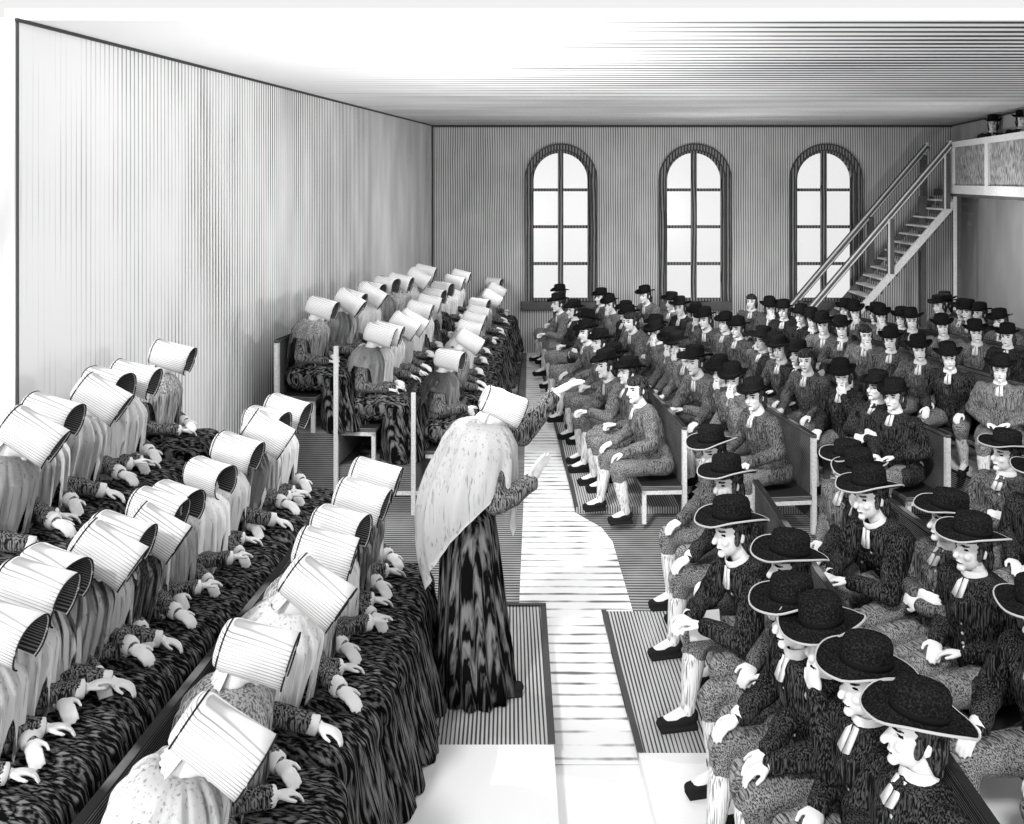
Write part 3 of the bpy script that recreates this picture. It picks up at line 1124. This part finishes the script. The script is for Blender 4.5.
def seat_row(people, plat, zhead, side, kind, phrase, group, snap=0.7, yaw0=0, near=True, bench=True, ext=(0.28, 0.28), pattern=None, jit=5, fix_dir=None, bench_label=None):
    """people: list of (px, py[, options]); side=+1 faces +x, -1 faces -x"""
    P = []
    for e in people:
        opt = e[2] if len(e) > 2 else {}
        z = opt.get('z', zhead)
        p = world_of(e[0], e[1], z)
        if 'Y' in opt:
            s = F / opt['Y']
            p = Vector(((e[0] - VX) / s, opt['Y'], HC - (e[1] - VY) / s))
        P.append((p, opt))
    P.sort(key=lambda q: q[0].y)
    ys = np.array([q[0].y for q in P])
    xs = np.array([q[0].x for q in P])
    if fix_dir is None:
        a, b = np.polyfit(ys, xs, 1) if len(P) > 2 else (0.0, xs.mean())
    else:
        a = fix_dir
        b = float(np.mean(xs - a * ys))
    d = Vector((a, 1.0)).normalized()             # along the bench, away from the viewer
    face = Vector((d.y, -d.x)) * side
    ang = math.atan2(face.y, face.x) + math.pi / 2
    b -= side * (0.14 if kind == 'w' else 0.10)    # the hips sit behind the heads
    y_near, y_far = ys[0] - ext[0], ys[-1] + ext[1]
    if bench:
        make_bench(bench_label or ('long dark wooden bench with pale posts, ' + phrase), 'benches of the meeting room',
                   (a * y_near + b, y_near), (a * y_far + b, y_far), plat, face, True)
    for i, (p, opt) in enumerate(P):
        if kind == 'w':
            v = opt.get('v', random.choice((0, 0, 1, 2)))
            grey = opt.get('grey', random.random() < 0.12)
            o = make_woman(v, grey, near)
            hc = WOMEN[v]['H'].translation
            look = 'person in pale bonnet and %s shawl' % ('grey' if grey else 'white')
        else:
            v = opt.get('v', random.choice((0, 0, 1, 2, 3, 4, 1)))
            hat = opt.get('hat', random.choice((1, 1, 2) if near else (2, 2, 2, 2, 2, 1, 2, 2, 0)))
            coat = opt.get('coat', random.choice((0, 0, 1) if near else (0, 1, 1, 2, 2)))
            o = make_man(v, coat, hat, near)
            hc = MEN[v]['H'].translation
            look = ('person in %s hat' % ('broad black' if hat == 1 else 'round black')) if hat else 'bareheaded person in dark coat'
        sc = max(0.86, min(1.14, (p.z - plat) / hc.z))
        rz = ang + R(yaw0 + opt.get('yaw', random.uniform(-jit, jit)))
        off = Matrix.Rotation(rz, 2) @ Vector((hc.x, hc.y)) * sc
        hx, hy = p.x - off.x, p.y - off.y
        hx = (a * hy + b) * snap + hx * (1 - snap)
        o.location = (hx, hy, plat)
        o.rotation_euler = (0, 0, rz)
        o.scale = (sc,) * 3
        tag(o, '%s, %s from near end, %s' % (look, ORD[i], phrase), 'person', group)
    return a, b


# women, near block (benches run away from the viewer, people face the aisle)
seat_row([(190, 742, dict(v=1, Y=3.35, yaw=-8)), (237, 655, dict(v=0, Y=3.95, yaw=6)), (290, 585, dict(v=1, Y=4.55, yaw=-14)), (315, 555, dict(v=0, Y=4.95, yaw=5)),
          (348, 530, dict(v=2, Y=5.35)), (352, 502, dict(v=0, Y=5.75)), (362, 480, dict(v=0, Y=6.15))],
         0.12, 1.40, 1, 'w', 'front bench, near left block', 'women on the front bench of the near left block')
seat_row([(283, 413, dict(Y=6.75)), (267, 425, dict(Y=6.5)), (247, 433, dict(Y=6.25)), (226, 453, dict(Y=5.95)), (219, 478, dict(Y=5.6)), (179, 503, dict(Y=5.22, v=2)),
          (136, 512, dict(Y=5.0, v=0)), (140, 531, dict(Y=4.78, v=1)), (110, 539, dict(Y=4.56)), (78, 553, dict(Y=4.34, grey=False)), (47, 575, dict(Y=4.12, v=2, grey=False)), (22, 592, dict(Y=3.9, grey=False, v=0)), (8, 632, dict(Y=3.66, grey=False))],
         0.48, 1.75, 1, 'w', 'middle bench, near left block', 'women on the middle bench of the near left block')
seat_row([(161, 358), (138, 380), (107, 387), (77, 398), (37, 417), (12, 435)],
         0.84, 2.10, 1, 'w', 'top bench, near left block', 'women on the top bench of the near left block')
# women, far block
seat_row([(454, 361, dict(grey=False)), (459, 341), (465, 330), (469, 321), (472, 314), (477, 306), (484, 298), (490, 290), (496, 284)],
         0.22, 1.50, 1, 'w', 'front bench, far left block', 'women on the front bench of the far left block', near=False)
seat_row([(362, 336, dict(grey=False)), (381, 334), (389, 325), (409, 322), (419, 311), (430, 304), (437, 297), (443, 290), (450, 283), (456, 277)],
         0.50, 1.80, 1, 'w', 'middle bench, far left block', 'women on the middle bench of the far left block', near=False, fix_dir=0.09)
seat_row([(302, 309, dict(grey=True)), (329, 302, dict(grey=False)), (344, 300), (362, 295), (377, 292), (389, 286), (403, 283), (416, 278), (425, 273)],
         0.84, 2.10, 1, 'w', 'top bench, far left block', 'women on the top bench of the far left block', near=False, fix_dir=0.18)

# men, near block
seat_row([(726, 452, dict(v=3, hat=1, coat=1)), (739, 484, dict(v=1, hat=1, coat=0)), (745, 533, dict(v=4, hat=1, coat=0)), (786, 568, dict(v=0, hat=1, coat=1)), (780, 618, dict(v=1, hat=1, coat=0)),
          (838, 640, dict(v=3, hat=1, coat=0)), (872, 684, dict(v=0, hat=1, coat=0)), (918, 735, dict(v=2, hat=1, coat=0))],
         0.07, 1.34, -1, 'm', 'front bench, near right block', 'men on the front bench of the near right block', yaw0=12)
seat_row([(830, 467, dict(v=0, hat=1, coat=2)), (869, 478, dict(v=3, hat=1, coat=0)), (895, 498, dict(v=4, hat=1, coat=0)), (958, 522, dict(v=2, hat=1, coat=1)), (985, 548, dict(v=0, hat=1, coat=0)), (1028, 620, dict(v=1, hat=1, coat=0))],
         0.07, 1.34, -1, 'm', 'second bench, near right block', 'men on the second bench of the near right block', yaw0=15)
seat_row([(1000, 455, dict(v=2, hat=1, coat=1)), (1034, 480, dict(v=0, hat=1, coat=0))],
         0.07, 1.34, -1, 'm', 'third bench, near right block', 'men on the third bench of the near right block', yaw0=25, fix_dir=0.0)
# men, far block
seat_row([(648, 390, dict(v=1, hat=0, coat=2)), (632, 373), (622, 366), (609, 358), (597, 343), (587, 333), (580, 322), (574, 311), (570, 304), (560, 294)],
         0.07, 1.34, -1, 'm', 'front bench, far right block', 'men on the front bench of the far right block', near=False, yaw0=8)
seat_row([(752, 397, dict(v=1)), (740, 380), (727, 372), (709, 363), (695, 351), (682, 346), (670, 342), (660, 333), (653, 327), (643, 322), (634, 317), (625, 312), (612, 305), (598, 298)],
         0.07, 1.34, -1, 'm', 'second bench, far right block', 'men on the second bench of the far right block', near=False, yaw0=18)
seat_row([(887, 397, dict(v=0, coat=0, hat=2)), (863, 388, dict(coat=0, hat=2)), (844, 376, dict(coat=0)), (812, 361), (800, 355), (786, 350), (772, 346), (760, 341), (743, 329), (731, 324), (720, 320), (701, 314), (682, 308), (667, 303), (648, 296)],
         0.07, 1.34, -1, 'm', 'third bench, far right block', 'men on the third bench of the far right block', near=False, yaw0=25)
# men on the raised floor along the right
seat_row([(1010, 370, dict(v=0)), (959, 358, dict(v=1)), (925, 350), (888, 341), (864, 335), (840, 329), (826, 325), (813, 320), (797, 316), (781, 311), (769, 308), (747, 302)],
         0.55, 1.66, -1, 'm', 'front bench, raised right floor', 'men on the front bench of the raised floor', near=False, yaw0=40, fix_dir=-0.21)
seat_row([(1006, 337), (975, 333), (946, 327), (924, 321), (902, 319), (886, 316), (872, 314), (855, 312), (840, 310)],
         0.55, 1.66, -1, 'm', 'second bench, raised right floor', 'men on the second bench of the raised floor', near=False, yaw0=20)
seat_row([(1012, 322), (992, 312), (976, 314), (968, 303), (952, 310), (938, 305), (923, 306)],
         0.55, 1.66, -1, 'm', 'back bench, raised right floor', 'men on the back bench of the raised floor', near=False, yaw0=20)


# ------------------------------------------------------------------ the standing speaker
def standing_woman():
    KNE = [Vector((-0.09, -0.02, 0.50)), Vector((0.09, -0.03, 0.50))]
    ANK = [Vector((-0.09, 0.0, 0.095)), Vector((0.10, 0.02, 0.095))]
    up = 0.42                                      # torso raised from sitting to standing height
    T = Matrix.Translation((0, 0, up)) @ Matrix.Translation(HIP) @ Matrix.Rotation(R(6), 4, 'X') @ Matrix.Translation(-HIP)
    H = T @ Matrix.Translation((0, -0.01, 1.05)) @ Matrix.Rotation(R(-6), 4, 'Z') @ Matrix.Rotation(R(18), 4, 'X') @ Matrix.Translation((0, -0.02, 0.15))
    H = H @ Matrix.Scale(0.88, 4)
    # local +x is the arm away from the viewer (raised), -x the near arm
    arms = [(PX((-0.24, -0.10, 1.13)), PX((-0.20, -0.30, 1.22)), (0.1, -0.5, 0.85), (0.7, 0.5, 0)),
            (PX((0.19, -0.33, 1.38)), PX((0.17, -0.55, 1.62)), (0.0, -0.9, 0.45), (0, 0.3, 1))]
    bm = bmesh.new()
    head_parts(bm, H)
    cap(bm, T @ Vector((0, 0.01, 1.0)), H @ Vector((0, 0.015, -0.05)), 0.056, 0.050)
    loft(bm, [ering((0, 0, z), rx, ry, 24, T) for z, rx, ry in ((0.46, 0.14, 0.10), (0.52, 0.15, 0.11), (0.66, 0.125, 0.09), (0.84, 0.15, 0.105), (0.96, 0.155, 0.095), (1.03, 0.08, 0.06))])
    for s, (el, wr, fw, upv) in zip((-1, 1), arms):
        cap(bm, T @ Vector((s * 0.15, 0, 0.985)), el, 0.05, 0.04)
        cap(bm, el, wr, 0.04, 0.026)
        hand(bm, wr, fw, upv, -s, 12, 1.1)
        k, a = (KNE[0], ANK[0]) if s < 0 else (KNE[1], ANK[1])
        cap(bm, (s * 0.085, 0, 0.95), k, 0.085, 0.058)
        cap(bm, k, a, 0.056, 0.038)
        cap(bm, a, a + Vector((0, -0.13, -0.045)), 0.036, 0.026)
    me = remesh(bm, 'person_body', 0.0065, 3, 0.5)
    me.materials.append(M['skin'])
    me.materials.append(M['ink'])
    ink_face(me, H)
    o = link('person', me)
    bm = bmesh.new()
    loft(bm, [ering((0, 0, z), rx, ry, 24, T) for z, rx, ry in ((0.50, 0.15, 0.12), (0.60, 0.14, 0.11), (0.68, 0.128, 0.10), (0.84, 0.165, 0.135), (0.95, 0.165, 0.115), (1.02, 0.10, 0.08), (1.05, 0.066, 0.066))])
    for s, (el, wr, fw, upv) in zip((-1, 1), arms):
        cap(bm, T @ Vector((s * 0.155, 0, 0.965)), el, 0.074, 0.070)
        cap(bm, el, el.lerp(wr, 0.92), 0.070, 0.045)
    b = remesh(bm, 'bodice', 0.011, 3, 0.8)
    wrinkle(b, 0.012, 9, 3)
    bo = link('bodice', b, M['bodice'], o)
    for a in arms:
        link('cuff', cuff_mesh(a[0], a[1]), M['linen'], bo)
    bm = bmesh.new()
    rings = []
    n = 96
    for z, rx, ry, cy in ((1.10, 0.13, 0.105, 0.0), (1.00, 0.17, 0.14, 0.01), (0.80, 0.185, 0.165, 0.01), (0.50, 0.205, 0.185, 0.0), (0.20, 0.23, 0.21, -0.01), (0.01, 0.245, 0.225, -0.02)):
        ring = []
        for k in range(n):
            t = 2 * math.pi * k / n
            am = 0.030 * min(1, (1.12 - z) * 1.2)
            f = 1 + am * 2.2 * (math.sin(t * 14 + 1.2 * math.sin(z * 3)) + 0.4 * math.sin(t * 31))
            ring.append(Vector((math.cos(t) * rx * f, math.sin(t) * ry * f + cy, z)))
        rings.append(ring)
    loft(bm, rings)
    link('skirt', to_mesh(bm, 'skirt', True), M['dress'], o)
    # long shawl, its point falling down the back to the knees
    bm = bmesh.new()
    n, K = 96, 26
    rows = []
    for i in range(K + 1):
        t = i / K
        row = []
        for j in range(n):
            th = 2 * math.pi * j / n
            dx, dy = math.sin(th), -math.cos(th)
            ex, ey = 0.262, 0.205
            Rr = 1.0 / math.sqrt((dx / ex) ** 2 + (dy / ey) ** 2)
            bk = abs(th - math.pi)
            fd = min(abs(th - R(30)), abs(th - R(330)))
            L = 0.17 + 0.66 * max(0, 1 - bk / R(105)) ** 1.0 + 0.30 * max(0, 1 - fd / R(28))
            t0 = 0.35
            if t < t0:
                q = t / t0
                r = 0.066 + (Rr - 0.066) * q ** 0.70
                z = 1.10 - 0.115 * q ** 2.0
            else:
                q = (t - t0) / (1 - t0)
                r = Rr * (1 + 0.12 * q) + (0.13 * math.sin(math.pi * min(1, q * 0.9)) - 0.05 * q) * max(0, 1 - bk / R(110))
                z = 0.97 - L * q
            r += (0.012 * math.sin(th * 11) + 0.008 * math.sin(th * 19 + t * 4)) * min(1, t * 2)
            row.append(T @ Vector((dx * r, dy * r, z)))
        rows.append(row)
    V = [[bm.verts.new(p) for p in r] for r in rows]
    for i in range(K):
        for j in range(n):
            bm.faces.new((V[i][j], V[i][(j + 1) % n], V[i + 1][(j + 1) % n], V[i + 1][j]))
    bmesh.ops.solidify(bm, geom=bm.faces[:], thickness=0.01)
    link('shawl', to_mesh(bm, 'shawl', True), M['shawl'], o)
    for s, a in zip((-1, 1), ANK):
        link('shoe', shoe_mesh('shoe', a + Vector((s * 0.02, -0.10, 0))), M['shoe'], o)
    add_bonnet(o, H, True, Matrix.Scale(0.86, 4))
    o.location = (-0.235, 5.98, 0.12)
    o.rotation_euler = (0, 0, R(102))
    o.scale = (1.17,) * 3
    tag(o, 'standing person in long white shawl and bonnet, one arm stretched over the aisle', 'person')


standing_woman()


# ------------------------------------------------------------------ staircase and gallery
def staircase():
    o = bpy.data.objects.new('staircase', None)
    COL.objects.link(o)
    YN, YF = 16.4, 17.3
    xb, xt, zt = 5.45, 8.2, 3.20
    o.location = (xb, (YN + YF) / 2, 0)
    tag(o, 'open wooden staircase climbing past the third window to the gallery', 'staircase')
    off = Vector(o.location)

    def add(name, bm, mat):
        me = to_mesh(bm, name)
        me.transform(Matrix.Translation(-off))
        return link(name, me, M[mat], o)
    for y in (YN, YF):
        bm = bmesh.new()
        bar(bm, (xb, y, 0.0), (xt, y, zt - 0.05), 0.05, 0.12)
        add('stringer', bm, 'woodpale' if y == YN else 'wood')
        bm = bmesh.new()
        bar(bm, (xb - 0.05, y, 1.00), (xt - 0.12, y, zt + 0.95), 0.07, 0.12)
        add('handrail', bm, 'wood')
        bm = bmesh.new()
        bar(bm, (xb - 0.05, y, 1.06), (xt - 0.12, y, zt + 1.01), 0.085, 0.03)
        bar(bm, (xb - 0.05, y - 0.035, 0.945), (xt - 0.12, y - 0.035, zt + 0.895), 0.02, 0.02)
        add('rail_cap', bm, 'woodpale')
        for f in (0.06, 0.56, 0.93):
            x = xb + (xt - xb) * f
            z = zt * f
            bm = bmesh.new()
            box(bm, (x - 0.05, y - 0.045, z), (x + 0.05, y + 0.045, z + 1.0))
            add('newel_post', bm, 'wood')
            if y == YN:
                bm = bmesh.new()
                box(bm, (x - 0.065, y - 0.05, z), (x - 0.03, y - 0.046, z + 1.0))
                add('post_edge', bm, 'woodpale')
    n = 20
    for k in range(n):
        f = (k + 0.75) / n
        x = xb + (xt - xb) * f
        z = zt * (k + 1) / n - 0.06
        bm = bmesh.new()
        box(bm, (x - 0.10, YN + 0.03, z - 0.030), (x + 0.09, YF - 0.03, z))
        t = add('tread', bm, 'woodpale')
        bm = bmesh.new()
        box(bm, (x + 0.06, YN + 0.04, z - 0.125), (x + 0.08, YF - 0.04, z - 0.031))
        add('riser', bm, 'tier')


staircase()


def gallery():
    o = bpy.data.objects.new('gallery', None)
    COL.objects.link(o)
    tag(o, 'panelled wooden gallery balcony high on the right wall above the staircase', 'gallery')
    gx = lambda y: 8.17 - dirR * (16.4 - y)
    o.location = (8.5, 17.0, 0)
    off = Vector(o.location)

    def add(name, bm, mat):
        me = to_mesh(bm, name)
        me.transform(Matrix.Translation(-off))
        return link(name, me, M[mat], o)
    ya, yb = 16.4, 11.0
    bm = bmesh.new()
    prism(bm, [(gx(yb), yb), (RW(yb) - 0.01, yb), (RW(17.9) - 0.01, 17.9), (gx(17.9), 17.9)], 3.20, 3.32)
    add('gallery_floor', bm, 'wood')
    bm = bmesh.new()
    bar(bm, (gx(yb), yb, 3.73), (gx(ya), ya, 3.73), 0.04, 0.74)
    add('panel', bm, 'panel')
    for z, hh in ((4.14, 0.10), (3.33, 0.15)):
        bm = bmesh.new()
        bar(bm, (gx(yb) - 0.03, yb, z), (gx(ya) - 0.03, ya, z), 0.07, hh)
        add('rail', bm, 'woodpale')
    for y in (16.4, 14.4, 12.4):
        bm = bmesh.new()
        box(bm, (gx(y) - 0.07, y - 0.05, 3.26), (gx(y) + 0.03, y + 0.05, 4.19))
        add('panel_post', bm, 'woodpale')
    bm = bmesh.new()
    box(bm, (gx(16.4) - 0.04, 16.35, 0.55), (gx(16.4) + 0.08, 16.45, 3.20))
    add('support_post', bm, 'wood')
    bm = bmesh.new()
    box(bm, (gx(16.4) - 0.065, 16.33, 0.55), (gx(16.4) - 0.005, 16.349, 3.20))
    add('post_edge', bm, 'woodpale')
    bm = bmesh.new()
    box(bm, (7.82, 17.0, 0.55), (7.92, 17.1, 3.20))
    add('support_post', bm, 'wood')
    for i, (px, py, y) in enumerate(((993, 125, 15.2), (1021, 121, 14.3))):
        z = HC - (py - VY) * y / F
        m = make_man((2, 0)[i], 0, 2, False)
        m.location = ((px - VX) * y / F, y, 3.32)
        m.scale = ((z - 3.32) / BASEH,) * 3
        m.rotation_euler = (0, 0, R(-22))
        tag(m, ('person in round hat looking over the gallery rail, farther from the viewer', 'person in round hat looking over the gallery rail at the frame edge')[i], 'person', 'people in the gallery')


gallery()


def paper():
    bm = bmesh.new()
    box(bm, (-0.105, -0.002, 0.0), (0.105, 0.002, 0.165))
    for v in bm.verts:
        v.co.y += 0.0
    o = link('paper_sheet', to_mesh(bm, 'paper_sheet'), M['linen'])
    s = F / 5.55
    o.location = ((706 - VX) / s, 5.55, 0.665)
    o.rotation_euler = (R(-14), 0, R(12))
    tag(o, 'white sheet of paper held upright on the knees along the near right front bench', 'paper')


paper()
